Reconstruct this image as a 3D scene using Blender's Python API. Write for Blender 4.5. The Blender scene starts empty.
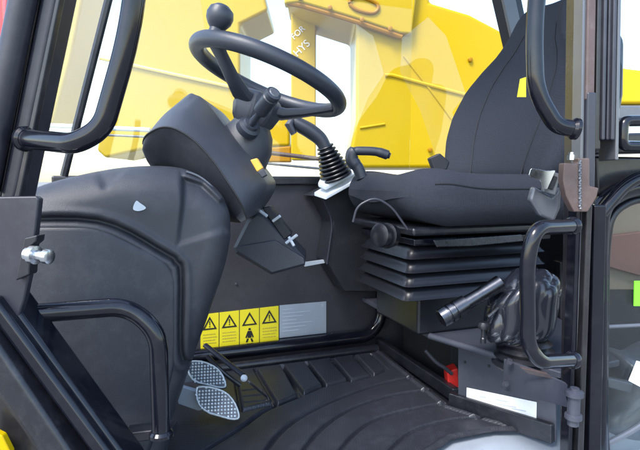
import bpy, bmesh, math, random
import numpy as np
from mathutils import Vector, Matrix, Euler
random.seed(7)
S = bpy.context.scene
COL = S.collection
# ------------------------------------------------------------------ camera
CAM = Vector((0, 0, .56)); PITCH = math.radians(-5); F = 500.0
cd = bpy.data.cameras.new('camera'); cam = bpy.data.objects.new('camera', cd); COL.objects.link(cam)
cam.location = CAM; cam.rotation_euler = (math.radians(90) + PITCH, 0, 0)
cd.sensor_width = 36; cd.lens = 36 * F / 640; cd.clip_start = .02; cd.clip_end = 2000
S.camera = cam
R3 = Euler((math.radians(90) + PITCH, 0, 0)).to_matrix()
def ray(px, py): return R3 @ Vector(((px - 320) / F, -(py - 225) / F, -1))
YAW = math.radians(20)
UD = Vector((math.cos(YAW), math.sin(YAW), 0)); VD = Vector((math.sin(YAW), -math.cos(YAW), 0)); ZD = Vector((0, 0, 1))
O = Vector((.18, 1.66, 0))
def C(u, v, z): return O + UD * u + VD * v + ZD * z
def P(px, py, Y):
    d = ray(px, py); return CAM + d * (Y / d.y)
def PZ(px, py, z=0):
    d = ray(px, py); return CAM + d * ((z - CAM.z) / d.z)
def PN(px, py, p0, n):
    d = ray(px, py); return CAM + d * ((p0 - CAM).dot(n) / d.dot(n))
def PV(px, py, v): return PN(px, py, C(0, v, 0), VD)
# ------------------------------------------------------------------ materials
def mat(name, col, rough=.5, metal=0, var=.15, vs=6, bump=0, bs=300, coat=0, dust=0, dustcol=(.45, .46, .5), rv=.1, spec=.5, scratch=0):
    if max(col) < .06: col = (col[0] * 1.05, col[1] * 1.1, col[2] * 1.18)
    m = bpy.data.materials.new(name); m.use_nodes = True
    nt = m.node_tree; N = nt.nodes; L = nt.links; b = N['Principled BSDF']
    tc = N.new('ShaderNodeTexCoord')
    n1 = N.new('ShaderNodeTexNoise'); n1.inputs['Scale'].default_value = vs; n1.inputs['Detail'].default_value = 8; n1.inputs['Roughness'].default_value = .65
    L.new(tc.outputs['Object'], n1.inputs['Vector'])
    mx = N.new('ShaderNodeMix'); mx.data_type = 'RGBA'
    mx.inputs['A'].default_value = (*[c * (1 - var) for c in col], 1); mx.inputs['B'].default_value = (*[min(1, c * (1 + var)) for c in col], 1)
    L.new(n1.outputs['Fac'], mx.inputs['Factor'])
    out = mx.outputs['Result']
    if dust:
        n2 = N.new('ShaderNodeTexNoise'); n2.inputs['Scale'].default_value = vs * 2.3; n2.inputs['Detail'].default_value = 12; n2.inputs['Roughness'].default_value = .75
        L.new(tc.outputs['Object'], n2.inputs['Vector'])
        mr = N.new('ShaderNodeMapRange'); mr.inputs['From Min'].default_value = .48; mr.inputs['From Max'].default_value = .8; mr.inputs['To Max'].default_value = dust
        L.new(n2.outputs['Fac'], mr.inputs['Value'])
        m2 = N.new('ShaderNodeMix'); m2.data_type = 'RGBA'; m2.inputs['B'].default_value = (*dustcol, 1)
        L.new(mr.outputs['Result'], m2.inputs['Factor']); L.new(out, m2.inputs['A']); out = m2.outputs['Result']
    L.new(out, b.inputs['Base Color'])
    r = N.new('ShaderNodeMapRange'); r.inputs['To Min'].default_value = max(.02, rough - rv); r.inputs['To Max'].default_value = min(1, rough + rv)
    L.new(n1.outputs['Fac'], r.inputs['Value']); L.new(r.outputs['Result'], b.inputs['Roughness'])
    b.inputs['Metallic'].default_value = metal; b.inputs['Coat Weight'].default_value = coat; b.inputs['Coat Roughness'].default_value = .08
    b.inputs['Specular IOR Level'].default_value = spec
    if bump:
        n3 = N.new('ShaderNodeTexNoise'); n3.inputs['Scale'].default_value = bs; n3.inputs['Detail'].default_value = 3
        L.new(tc.outputs['Object'], n3.inputs['Vector'])
        bp = N.new('ShaderNodeBump'); bp.inputs['Strength'].default_value = bump; bp.inputs['Distance'].default_value = .002 if bs > 100 else .012
        L.new(n3.outputs['Fac'], bp.inputs['Height']); L.new(bp.outputs['Normal'], b.inputs['Normal'])
    return m
M = {}
M['grey'] = mat('grey_moulded_plastic', (.024, .0255, .031), .45, var=.12, bump=.35, bs=900, dust=.05, vs=9)
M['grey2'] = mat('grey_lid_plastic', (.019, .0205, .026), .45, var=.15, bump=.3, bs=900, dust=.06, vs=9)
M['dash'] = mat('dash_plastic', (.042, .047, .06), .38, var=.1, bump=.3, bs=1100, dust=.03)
M['wheel'] = mat('wheel_rubber', (.026, .030, .039), .36, var=.1, bump=.2, bs=900)
M['seatfab'] = mat('seat_fabric', (.03, .032, .04), .92, var=.3, vs=160, bump=.9, bs=1500, dust=.1, spec=.2, dustcol=(.12, .13, .15))
M['seatfab2'] = mat('seat_fabric_side', (.03, .032, .04), .9, var=.2, vs=25, bump=.9, bs=1500, dust=.05, spec=.2)
M['piping'] = mat('seat_piping', (.012, .013, .017), .7)
M['gloss'] = mat('gloss_black_paint', (.005, .0055, .009), .13, var=.3, coat=0, spec=.45, dust=.02, rv=.04, vs=14)
M['satin'] = mat('satin_black_paint', (.009, .0095, .013), .36, var=.3, coat=.15, dust=.06, vs=14)
M['brown'] = mat('brown_black_paint', (.012, .011, .012), .3, var=.3, coat=.2, dust=.06)
M['primer'] = mat('brown_primer_steel', (.09, .06, .055), .4, var=.3, dust=.1, vs=30)
M['plate'] = mat('plinth_plate_paint', (.042, .044, .056), .4, var=.2, coat=.1, dust=.06)
M['slate'] = mat('slate_painted_steel', (.026, .027, .036), .4, var=.2, coat=.1, dust=.06)
M['channel'] = mat('channel_grey_steel', (.016, .016, .023), .4, var=.15, dust=.05)
M['wall'] = mat('wall_lining', (.030, .029, .035), .55, var=.15, bump=.2, bs=700, dust=.04, vs=5)
M['console'] = mat('dark_console', (.013, .014, .018), .5, var=.2, bump=.3, bs=800, dust=.04)
M['rubber'] = mat('bellows_rubber', (.008, .0085, .011), .3, var=.2, dust=0, rv=.04, vs=12)
M['boot'] = mat('glossy_rubber_boot', (.012, .013, .018), .2, var=.3, vs=20, coat=.3)
M['mat'] = mat('mat_rubber', (.022, .023, .028), .38, var=.2, bump=0, dust=.06, vs=14, dustcol=(.3, .33, .42))
M['chrome'] = mat('bright_steel', (.55, .57, .6), .25, metal=1, var=.12, vs=60)
M['steel'] = mat('dull_steel', (.09, .095, .11), .28, metal=1, var=.3, vs=80)
M['pedal'] = mat('pedal_steel', (.62, .68, .7), .35, metal=.4, var=.2, vs=40, bump=.5, bs=300)
M['alu'] = mat('pale_silver_plate', (.42, .48, .56), .35, metal=.35, var=.12, vs=20)
M['trim'] = mat('pale_trim_plastic', (.6, .66, .72), .35, var=.1, vs=20)
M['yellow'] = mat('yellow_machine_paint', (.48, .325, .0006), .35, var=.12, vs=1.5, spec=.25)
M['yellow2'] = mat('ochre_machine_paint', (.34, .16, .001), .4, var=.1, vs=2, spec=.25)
M['palepaint'] = mat('pale_cream_paint', (.75, .55, .1), .4, var=.08, vs=3)
M['paleyellow'] = mat('pale_yellow_paint', (.6, .4, .01), .4, var=.05, vs=1.5, spec=.25)
M['stick'] = mat('sticker_yellow', (.78, .68, .02), .45, var=.05)
M['ink'] = mat('sticker_ink', (.012, .012, .012), .5)
M['faint'] = mat('faint_ink', (.5, .42, .05), .5)
M['white'] = mat('white_label', (.8, .82, .85), .45, var=.06, vs=30)
M['greyink'] = mat('grey_print', (.45, .5, .58), .5)
M['red'] = mat('red_plastic', (.5, .02, .015), .45, var=.15)
M['redpaint'] = mat('red_outside', (.6, .05, .06), .5)
M['green'] = mat('green_label', (.2, .85, .03), .5)
M['tan'] = mat('tan_reflection', (.15, .12, .085), .6, var=.15)
M['redreflect'] = mat('reddish_reflection', (.12, .055, .04), .6, var=.15)
M['hose'] = mat('grey_cover', (.09, .1, .12), .35, var=.2, vs=14, coat=.4)
M['orange'] = mat('orange_button', (.8, .4, .05), .4)
M['concrete'] = mat('pale_concrete', (.2, .2, .19), .85, var=.15, vs=.6, bump=.4, bs=40)
def weave(m, sc, strength, dist=.002):   # woven / pimpled bump for fabric and the mat
    nt = m.node_tree; N = nt.nodes; L = nt.links; b = N['Principled BSDF']
    tc = N.new('ShaderNodeTexCoord'); vo = N.new('ShaderNodeTexVoronoi'); vo.inputs['Scale'].default_value = sc; vo.inputs['Randomness'].default_value = .12
    L.new(tc.outputs['Object'], vo.inputs['Vector'])
    bp = N.new('ShaderNodeBump'); bp.inputs['Strength'].default_value = strength; bp.inputs['Distance'].default_value = dist; bp.invert = True
    L.new(vo.outputs['Distance'], bp.inputs['Height']); L.new(bp.outputs['Normal'], b.inputs['Normal'])
weave(M['mat'], 170, .35, .002)
weave(M['seatfab'], 420, .5, .0015); weave(M['seatfab2'], 420, .5, .0015)
def glassmat(name, alpha, tint, film=0, fscale=3, fcol=(1, .93, .8), spread=0, rough=.02, lo=.4, hi=.6):
    m = bpy.data.materials.new(name); m.use_nodes = True
    nt = m.node_tree; N = nt.nodes; L = nt.links
    for n in list(N):
        if n.type == 'BSDF_PRINCIPLED': N.remove(n)
    out = [n for n in N if n.type == 'OUTPUT_MATERIAL'][0]
    tr = N.new('ShaderNodeBsdfTransparent'); tr.inputs['Color'].default_value = (*tint, 1)
    gl = N.new('ShaderNodeBsdfGlossy'); gl.inputs['Roughness'].default_value = rough
    lw = N.new('ShaderNodeLayerWeight'); pw = N.new('ShaderNodeMath'); pw.operation = 'POWER'; pw.inputs[1].default_value = 4.5; L.new(lw.outputs['Facing'], pw.inputs[0])
    fr = N.new('ShaderNodeMath'); fr.operation = 'MULTIPLY_ADD'; fr.inputs[1].default_value = .8; fr.inputs[2].default_value = .035; L.new(pw.outputs[0], fr.inputs[0])
    m1 = N.new('ShaderNodeMixShader'); L.new(fr.outputs[0], m1.inputs[0]); L.new(tr.outputs[0], m1.inputs[1]); L.new(gl.outputs[0], m1.inputs[2])
    res = m1
    if film:
        df = N.new('ShaderNodeBsdfTranslucent'); df.inputs['Color'].default_value = (*fcol, 1)
        d2 = N.new('ShaderNodeBsdfDiffuse'); d2.inputs['Color'].default_value = (*fcol, 1)
        ms = N.new('ShaderNodeMixShader'); ms.inputs[0].default_value = .4; L.new(df.outputs[0], ms.inputs[1]); L.new(d2.outputs[0], ms.inputs[2])
        tc = N.new('ShaderNodeTexCoord'); nz = N.new('ShaderNodeTexNoise'); nz.inputs['Scale'].default_value = fscale; nz.inputs['Detail'].default_value = 6
        L.new(tc.outputs['Object'], nz.inputs['Vector'])
        mr = N.new('ShaderNodeMapRange'); mr.inputs['From Min'].default_value = lo; mr.inputs['From Max'].default_value = hi
        mr.inputs['To Min'].default_value = film * (1 - spread); mr.inputs['To Max'].default_value = film
        L.new(nz.outputs['Fac'], mr.inputs['Value'])
        m2 = N.new('ShaderNodeMixShader'); L.new(mr.outputs[0], m2.inputs[0]); L.new(m1.outputs[0], m2.inputs[1]); L.new(ms.outputs[0], m2.inputs[2]); res = m2
    L.new(res.outputs[0], out.inputs['Surface'])
    return m
M['glass'] = glassmat('window_glass', 0, (.97, .98, .97))
M['glassfront'] = glassmat('glare_window_glass', 0, (.97, .98, .97), film=.1, spread=.9, fscale=2.5, fcol=(.9, .8, .6))  # milky colour mixed in to paint glare on the panes
M['doorglass'] = glassmat('tinted_door_glass', 0, (.85, .88, .88), rough=.03)
M['film'] = glassmat('glare_film', 0, (1, 1, 1), film=.07, spread=.5, fscale=6, fcol=(1, .95, .65))  # pale colour for painted reflections on the glass
M['speckle'] = glassmat('speckled_glare_film', 0, (1, 1, 1), film=.9, spread=1, fscale=22, lo=.5, hi=.56)  # speckled colour for painted tree reflections
# ------------------------------------------------------------------ builders
def tag(o, label=None, cat=None, group=None, kind=None):
    if label: o['label'] = label
    if cat: o['category'] = cat
    if group: o['group'] = group
    if kind: o['kind'] = kind
    return o
def thing(name, loc, label, cat, group=None):
    o = bpy.data.objects.new(name, None); COL.objects.link(o); o.location = loc; o.empty_display_size = .05
    return tag(o, label, cat, group)
def worldloc(o):
    v = Vector((0, 0, 0))
    while o: v += o.location; o = o.parent
    return v
class MB:
    def __init__(s): s.v = []; s.f = []
    def add(s, vs, fs):
        n = len(s.v); s.v += [Vector(v) for v in vs]; s.f += [tuple(i + n for i in f) for f in fs]; return s
    def prism(s, poly, off):
        n = len(poly); off = Vector(off); vs = [Vector(p) for p in poly] + [Vector(p) + off for p in poly]
        fs = [tuple(range(n)), tuple(range(2 * n - 1, n - 1, -1))] + [(i, i + n, (i + 1) % n + n, (i + 1) % n) for i in range(n)]
        return s.add(vs, fs)
    def box(s, c, a, b, d):   # centre and three half vectors
        c, a, b, d = map(Vector, (c, a, b, d))
        vs = [c + a * i + b * j + d * k for i in (-1, 1) for j in (-1, 1) for k in (-1, 1)]
        return s.add(vs, [(0, 1, 3, 2), (4, 6, 7, 5), (0, 4, 5, 1), (2, 3, 7, 6), (0, 2, 6, 4), (1, 5, 7, 3)])
    def cbox(s, u0, u1, v0, v1, z0, z1):
        return s.box(C((u0 + u1) / 2, (v0 + v1) / 2, (z0 + z1) / 2), UD * ((u1 - u0) / 2), VD * ((v1 - v0) / 2), ZD * ((z1 - z0) / 2))
    def tube(s, pts, r, n=16, cap=True, flat=None):
        pts = [Vector(p) for p in pts]; m = len(pts); rr = r if hasattr(r, '__len__') else [r] * m
        T = [(pts[min(i + 1, m - 1)] - pts[max(i - 1, 0)]).normalized() for i in range(m)]
        a = T[0].orthogonal().normalized()
        if flat is not None: a = (Vector(flat[0]) - T[0] * Vector(flat[0]).dot(T[0])).normalized()
        vs = []
        for i in range(m):
            a = (a - T[i] * a.dot(T[i])).normalized(); b = T[i].cross(a)
            for k in range(n):
                t = 2 * math.pi * k / n; vs.append(pts[i] + a * (math.cos(t) * rr[i]) + b * (math.sin(t) * rr[i] * (flat[1] if flat else 1)))
        fs = [(i * n + k, i * n + (k + 1) % n, (i + 1) * n + (k + 1) % n, (i + 1) * n + k) for i in range(m - 1) for k in range(n)]
        if cap: fs += [tuple(range(n - 1, -1, -1)), tuple((m - 1) * n + k for k in range(n))]
        return s.add(vs, fs)
    def lathe(s, c, ax, prof, n=28):   # prof: (distance along axis, radius)
        c = Vector(c); ax = Vector(ax).normalized(); a = ax.orthogonal().normalized(); b = ax.cross(a); vs = []
        for h, r in prof:
            for k in range(n):
                t = 2 * math.pi * k / n; vs.append(c + ax * h + (a * math.cos(t) + b * math.sin(t)) * max(r, 1e-4))
        m = len(prof)
        fs = [(i * n + k, i * n + (k + 1) % n, (i + 1) * n + (k + 1) % n, (i + 1) * n + k) for i in range(m - 1) for k in range(n)]
        fs += [tuple(range(n - 1, -1, -1)), tuple((m - 1) * n + k for k in range(n))]
        return s.add(vs, fs)
    def torus(s, c, ax, R, r, n=72, k=16):
        c = Vector(c); ax = Vector(ax).normalized(); a = ax.orthogonal().normalized(); b = ax.cross(a); vs = []
        for i in range(n):
            t = 2 * math.pi * i / n; d = a * math.cos(t) + b * math.sin(t)
            for j in range(k):
                q = 2 * math.pi * j / k; vs.append(c + d * (R + r * math.cos(q)) + ax * (r * math.sin(q)))
        return s.add(vs, [(i * k + j, ((i + 1) % n) * k + j, ((i + 1) % n) * k + (j + 1) % k, i * k + (j + 1) % k) for i in range(n) for j in range(k)])
    def loft(s, rings, closed=True, capA=True, capB=True):
        n = len(rings[0]); m = len(rings); vs = [p for r in rings for p in r]
        q = n if closed else n - 1
        fs = [(i * n + k, i * n + (k + 1) % n, (i + 1) * n + (k + 1) % n, (i + 1) * n + k) for i in range(m - 1) for k in range(q)]
        if capA: fs.append(tuple(range(n - 1, -1, -1)))
        if capB: fs.append(tuple((m - 1) * n + k for k in range(n)))
        return s.add(vs, fs)
    def rbox(s, half, r, fn, n=14):   # rounded box in local coordinates, mapped by fn(x,y,z) -> world
        bm = bmesh.new(); bmesh.ops.create_cube(bm, size=2); bmesh.ops.subdivide_edges(bm, edges=bm.edges[:], cuts=n, use_grid_fill=True)
        bm.verts.ensure_lookup_table(); vs = []
        for v in bm.verts:
            p = []
            for i in range(3):
                t = v.co[i]; t = math.sin(t * math.pi / 2) * .5 + t * .5; p.append(t * half[i])
            p = Vector(p); q = Vector([max(-(half[i] - r), min(half[i] - r, p[i])) for i in range(3)]); d = p - q
            if d.length > 1e-9: p = q + d.normalized() * min(r, d.length) if d.length > r else p
            vs.append(Vector(fn(p.x, p.y, p.z)))
        fs = [tuple(v.index for v in f.verts) for f in bm.faces]; bm.free()
        return s.add(vs, fs)
    def build(s, name, m, parent=None, bevel=0, seg=3, smooth=True, sub=0, label=None, angle=35):
        if parent is not None: loc = worldloc(parent)
        else:
            xs = [v.x for v in s.v]; ys = [v.y for v in s.v]; zs = [v.z for v in s.v]
            loc = Vector(((min(xs) + max(xs)) / 2, (min(ys) + max(ys)) / 2, min(zs)))
        me = bpy.data.meshes.new(name); me.from_pydata([v - loc for v in s.v], [], s.f)
        bm = bmesh.new(); bm.from_mesh(me); bmesh.ops.recalc_face_normals(bm, faces=bm.faces[:])
        if smooth:
            for e in bm.edges:
                if len(e.link_faces) == 2 and e.calc_face_angle(0) > math.radians(angle): e.smooth = False
            for f in bm.faces: f.smooth = True
        bm.to_mesh(me); bm.free(); me.materials.append(m)
        o = bpy.data.objects.new(name, me); COL.objects.link(o)
        if parent is not None: o.parent = parent
        else: o.location = loc
        if bevel:
            for e in me.edges: e.use_edge_sharp = False
            b = o.modifiers.new('bevel', 'BEVEL'); b.width = bevel; b.segments = seg; b.limit_method = 'ANGLE'; b.angle_limit = math.radians(28); b.harden_normals = True
        if sub:
            b = o.modifiers.new('sub', 'SUBSURF'); b.levels = b.render_levels = sub
        if label: o['label'] = label
        return o
def fillet(pts, r, n=10):
    pts = [Vector(p) for p in pts]; out = [pts[0]]
    for i in range(1, len(pts) - 1):
        a, b, c = pts[i - 1], pts[i], pts[i + 1]; d1 = a - b; d2 = c - b; q = min(r, d1.length * .48, d2.length * .48)
        p1 = b + d1.normalized() * q; p2 = b + d2.normalized() * q
        for k in range(n + 1):
            t = k / n; out.append(p1 * (1 - t) ** 2 + b * 2 * t * (1 - t) + p2 * t * t)
    return out + [pts[-1]]
def smooth(pts, n=8, closed=False):
    pts = [Vector(p) for p in pts]; m = len(pts); out = []
    for i in range(m if closed else m - 1):
        if closed: a, b, c, d = pts[i - 1], pts[i], pts[(i + 1) % m], pts[(i + 2) % m]
        else: a, b, c, d = pts[max(i - 1, 0)], pts[i], pts[i + 1], pts[min(i + 2, m - 1)]
        for k in range(n):
            t = k / n
            out.append(.5 * ((2 * b) + (c - a) * t + (2 * a - 5 * b + 4 * c - d) * t * t + (3 * b - a - 3 * c + d) * t ** 3))
    if not closed: out.append(pts[-1])
    return out
def inset(poly, nrm, d):
    # offset a closed outline inward in its own plane
    n = len(poly); out = []
    area = Vector((0, 0, 0))
    for i in range(n): area += (poly[i] - poly[0]).cross(poly[(i + 1) % n] - poly[0])
    sgn = 1 if area.dot(nrm) > 0 else -1
    for i in range(n):
        e1 = (poly[i] - poly[i - 1]).normalized(); e2 = (poly[(i + 1) % n] - poly[i]).normalized()
        n1 = nrm.cross(e1) * sgn; n2 = nrm.cross(e2) * sgn; m = (n1 + n2)
        if m.length < 1e-6: m = n1
        m.normalize(); out.append(poly[i] + m * (d / max(.45, m.dot(n1))))
    return out
def puff(mb, poly, nrm, prof):   # prof: list of (inset, depth along nrm)
    return mb.loft([[p + nrm * h for p in inset(poly, nrm, d)] for d, h in prof])
def L2(pts, f): return [f(*p) for p in pts]
def disc_bolt(mb, c, ax, r, h): return mb.lathe(c, ax, [(0, r), (h * .8, r), (h, r * .8)], 12)
TOCAM = -VD   # away from the camera side
# ------------------------------------------------------------------ ground
tag(MB().add([(-600, -300, -1.05), (600, -300, -1.05), (600, 900, -1.05), (-600, 900, -1.05)], [(0, 1, 2, 3)]).build('ground', M['concrete']), kind='structure')
# ------------------------------------------------------------------ cab frame
cab = thing('cab_frame', C(0, .4, -.05), 'black steel cab frame of a digger with pillars, unseen roof and side windows with pale glare films', 'cab frame')
MB().cbox(-.95, .75, -.03, .97, -.06, -.012).build('floor_plate', M['satin'], cab)
MB().cbox(-.3, .75, -.1, 1.0, 1.52, 1.6).build('unseen_roof', M['satin'], cab, bevel=.02)  # unseen, shades the cab, shortened so sky light enters
MB().cbox(-1.1, -.3, .9, 1.0, 1.52, 1.6).build('unseen_roof_edge', M['satin'], cab, bevel=.02)  # unseen strips beside a gap left open to light wheel and console
MB().cbox(-1.1, -.3, -.1, 0, 1.52, 1.6).build('unseen_roof_edge', M['satin'], cab, bevel=.02)
# far lining wall with window sill
wl = MB().cbox(-.95, .72, -.05, 0, -.01, .555)
wo = wl.build('wall_lining', M['wall'], cab, bevel=.004)
for (x, y) in ((236, 284), (330, 270), (332, 334)):
    disc_bolt(MB(), PV(x, y, 0), VD, .004, .003).build('rivet', M['slate'], wo)
MB().cbox(.42, .45, -.05, .5, -.01, .5).build('rear_wall', M['console'], cab)
MB().cbox(-.95, .72, -.06, .014, .548, .575).build('window_sill', M['satin'], cab, bevel=.006)
# moulding along the foot of the far wall
pth = fillet([C(-.62, .035, .05), C(-.03, .035, .05), C(.015, .03, .1), C(.015, .03, .23)], .06)
MB().tube(pth, .02, 14).build('foot_moulding', M['gloss'], cab)
MB().tube([C(-.62, .075, .02), C(-.02, .075, .02)], .013, 12).build('foot_moulding', M['satin'], cab)
# far pillars
MB().tube([P(114, -22, 1.0), P(64, 176, 1.0)], .0078, 8).build('far_front_pillar', M['satin'], cab)
p = L2([(484, -30), (505, -30), (524, 60), (505, 60)], lambda x, y: PV(x, y, -.02))
MB().prism(p, VD * .05).build('far_rear_pillar', M['gloss'], cab, bevel=.006)
MB().prism(L2([(494, -30), (507, -30), (524, 50), (512, 50)], lambda x, y: PV(x, y, .04)), VD * .012).build('pillar_trim', M['hose'], cab, bevel=.003)
# near front pillar: outer tube, channel, seal
def band(pa, pb, Y, th, name, m, bv=.006, label=None):
    # band given by left edge pa (top,bottom) and right edge pb (top,bottom)
    q = [P(*pa[0], Y), P(*pb[0], Y), P(*pb[1], Y), P(*pa[1], Y)]
    return MB().prism(q, Vector((0, th, 0))).build(name, m, cab, bevel=bv, label=label)
MB().tube([P(32, -40, .66), P(-16, 190, .66)], .0165, 24).build('front_pillar', M['channel'], cab)
band(((44, -30), (-3, 205)), ((64, -30), (15, 205)), .665, .05, 'front_pillar_channel', M['channel'], .008)
band(((40, -30), (-8, 205)), ((46, -30), (0, 205)), .675, .05, 'pillar_seal', M['satin'], .003)
band(((61, -30), (12, 205)), ((66, -30), (18, 205)), .66, .012, 'pillar_seal', M['satin'], .002)
MB().prism(L2([(-20, 425), (2, 436), (10, 452), (10, 480), (-20, 480)], lambda x, y: P(x, y, .585)), Vector((0, .01, 0))).build('yellow_body_edge', M['yellow'], cab, bevel=.002)
# lower front corner beams running down to the right
def beam(a, b_, w, name, m, Y0=.62, Y1=.62, d=.05):
    A = P(*a, Y0); B = P(*b_, Y1); t = (B - A).normalized(); n = t.cross(Vector((0, 1, 0))).normalized()
    return MB().box((A + B) / 2 + Vector((0, d / 2, 0)), t * ((B - A).length / 2), n * w, Vector((0, d / 2, 0))).build(name, m, cab, bevel=.007)
beam((-30, 330), (85, 500), .018, 'lower_front_beam', M['satin'], .6, .6)
beam((-14, 300), (120, 482), .0105, 'lower_front_beam', M['gloss'], .615, .615)
beam((-2, 292), (134, 478), .0065, 'lower_front_beam', M['gloss'], .63, .63)
beam((-40, 372), (58, 510), .03, 'lower_front_panel', M['brown'], .61, .61, .04)
# window panes of the far side and front
MB().prism([C(-1.05, -.03, .575), C(.15, -.03, .575), C(.15, -.03, 1.52), C(-1.05, -.03, 1.52)], -VD * .004).build('window_pane', M['glass'], cab, smooth=False)
wp = MB().prism(L2([(30, 176), (66, 176), (120, -20), (60, -30)], lambda x, y: P(x, y, 1.05)), Vector((.002, .004, 0))).build('front_window_pane', M['glassfront'], cab, smooth=False)
wq = MB().prism(L2([(69, 176), (262, 176), (205, 30), (196, -30), (122, -30)], lambda x, y: PV(x, y, -.06)), -VD * .004).build('glare_window_pane', M['glassfront'], cab, smooth=False)
# rear pillar assembly beside the door
def vband(x0, x1, y0, y1, Y, th, name, m, dx=-8, bv=.003, label=None):
    # a nearly upright strip: x0..x1 at y0, shifted by perspective at y1
    s = dx * (y1 - y0) / 450
    q = [P(x0, y0, Y), P(x1, y0, Y), P(x1 + s, y1, Y), P(x0 + s, y1, Y)]
    return MB().prism(q, Vector((0, th, 0))).build(name, m, cab, bevel=bv, label=label)
vband(582, 586, -20, 480, .84, .05, 'rear_pillar', M['brown'], bv=.0015)
vband(584, 598, -20, 480, .85, .06, 'rear_pillar', M['satin'])
vband(583.5, 587, -20, 480, .815, .03, 'pillar_edge', M['hose'], bv=.0015)
vband(588, 597, -20, 100, .81, .035, 'pillar_strip', M['primer'])
vband(587.5, 597, 92, 190, .808, .035, 'pillar_strip', M['slate'])
vband(597.5, 604, -20, 150, .82, .05, 'pillar_strip', M['brown'])
for i, x in enumerate((604.5, 609.3, 614)): vband(x, x + 3.9, -20, 140, .815 + .006 * (i % 2), .045, 'pillar_rib', M['slate'], bv=.0025)
vband(618.5, 622, -20, 160, .82, .05, 'pillar_seal', M['hose'], bv=.002)
vband(587, 593, 205, 480, .80, .03, 'pillar_rib', M['brown'], dx=-16)
vband(577, 582, 205, 480, .81, .03, 'pillar_rib', M['gloss'], dx=-16)
vband(594, 607, 205, 480, .83, .05, 'rear_pillar', M['gloss'], dx=-10)
# primer bracket with its point down
bk = MB().prism(L2([(564, 163), (578, 163), (578, 158), (590, 158), (590, 186), (599, 188), (597, 197), (588, 212), (574, 212), (566, 196), (563, 180)], lambda x, y: P(x, y, .788)), Vector((0, .018, 0))).build('pillar_bracket', M['primer'], cab, bevel=.002)
MB().tube([P(580 + .6 * math.sin(k * 2), 160 + k * 1.25, .787) for k in range(40)], [.0016 + .0008 * (k % 2) for k in range(40)], 8).build('weld_bead', M['hose'], bk)
MB().lathe(P(571, 160, .79), ZD, [(0, .006), (.008, .006), (.008, .004), (.012, .004)], 6).build('bolt', M['chrome'], bk)
# front latch plate
lp = MB().prism(L2([(-25, 197), (36, 196), (39, 199), (32, 262), (24, 300), (14, 330), (-25, 330)], lambda x, y: P(x, y, .63)), Vector((0, .012, 0))).build('latch_plate', M['channel'], cab, bevel=.003)
MB().prism(L2([(24, 238), (37, 235), (36, 242), (31, 246), (29, 275), (15, 281)], lambda x, y: P(x, y, .618)), Vector((0, .02, 0))).build('keeper', M['satin'], lp, bevel=.002)
a = P(27, 254, .612); ax = (P(58, 258, .60) - a)
MB().lathe(a, ax, [(0, .0085), (.006, .0085), (.007, .0115), (.014, .0115), (.015, .0065), (.026, .0065), (.027, .009), (.034, .009), (.035, .006)], 16).build('striker_bolt', M['chrome'], lp)
# door sill plate near the camera
MB().prism([C(-.5, .5, -.001), C(.33, .5, -.001), C(.33, .95, -.001), C(-.5, .95, -.001)], ZD * -.012).build('sill_plate', M['alu'], cab, bevel=.004)
# thin pale films that paint reflections and glare onto the far glass
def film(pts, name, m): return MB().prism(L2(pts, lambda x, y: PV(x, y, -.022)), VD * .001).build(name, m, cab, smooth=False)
film([(356, 24), (373, 36), (384, 74), (368, 98), (356, 128), (345, 168), (330, 168), (338, 130), (352, 100)], 'glare_film', M['film'])
film([(402, 38), (428, 17), (446, 36), (466, 95), (452, 112), (470, 168), (440, 168), (420, 110), (400, 72)], 'glare_film', M['film'])
# ------------------------------------------------------------------ grab rails
RG = 'black tubular grab rails round the door opening'
def rail(label, pts, Y, r, ends=(), rad=.05, m='gloss', extra=None):
    q = [P(p[0], p[1], Y if len(p) < 3 else p[2]) for p in pts]
    root = thing('grab_rail', q[-1], label, 'grab rail', RG)
    MB().tube(fillet(q, rad, 14), r, 24).build('tube', M[m], root)
    for i in ends:
        a = q[i]; d = (q[i + 1] - a) if i >= 0 else (q[i - 1] - a)
        MB().lathe(a, d, [(-.004, r * 1.1), (-.003, r * 1.3), (.002, r * 1.3), (.006, r * 1.05)], 24).build('end_collar', M[m], root)
    return root
rail('thick dark grab rail looped beside the slanted front pillar at upper left', [(140, -60), (131, 30), (103, 128), (76, 144), (26, 139, .66)], .60, .0128, (-1,), .05)
r2 = rail('black grab rail lying across the grey console lid, bent down to a foot', [(2, 316, .66), (128, 306), (158, 332), (161, 434)], .72, .0135, (-1,), .05)
MB().prism(L2([(122, 434), (172, 428), (174, 438), (124, 444)], lambda x, y: P(x, y, .73)), Vector((0, .03, 0))).build('foot_plate', M['satin'], r2, bevel=.003)
rail('black grab rail before the seat backrest, its lower end bent to the rear pillar', [(542, -60), (534, 30), (536, 92), (556, 126), (575, 129)], .74, .0122, (-1,), .06)
rail('shiny black D-shaped grab rail over the rubber-booted lever below the seat', [(572, 226, .78), (535, 228), (527, 262), (528, 345), (540, 362), (572, 360, .78)], .72, .0112, (0, -1), .045)
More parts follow.
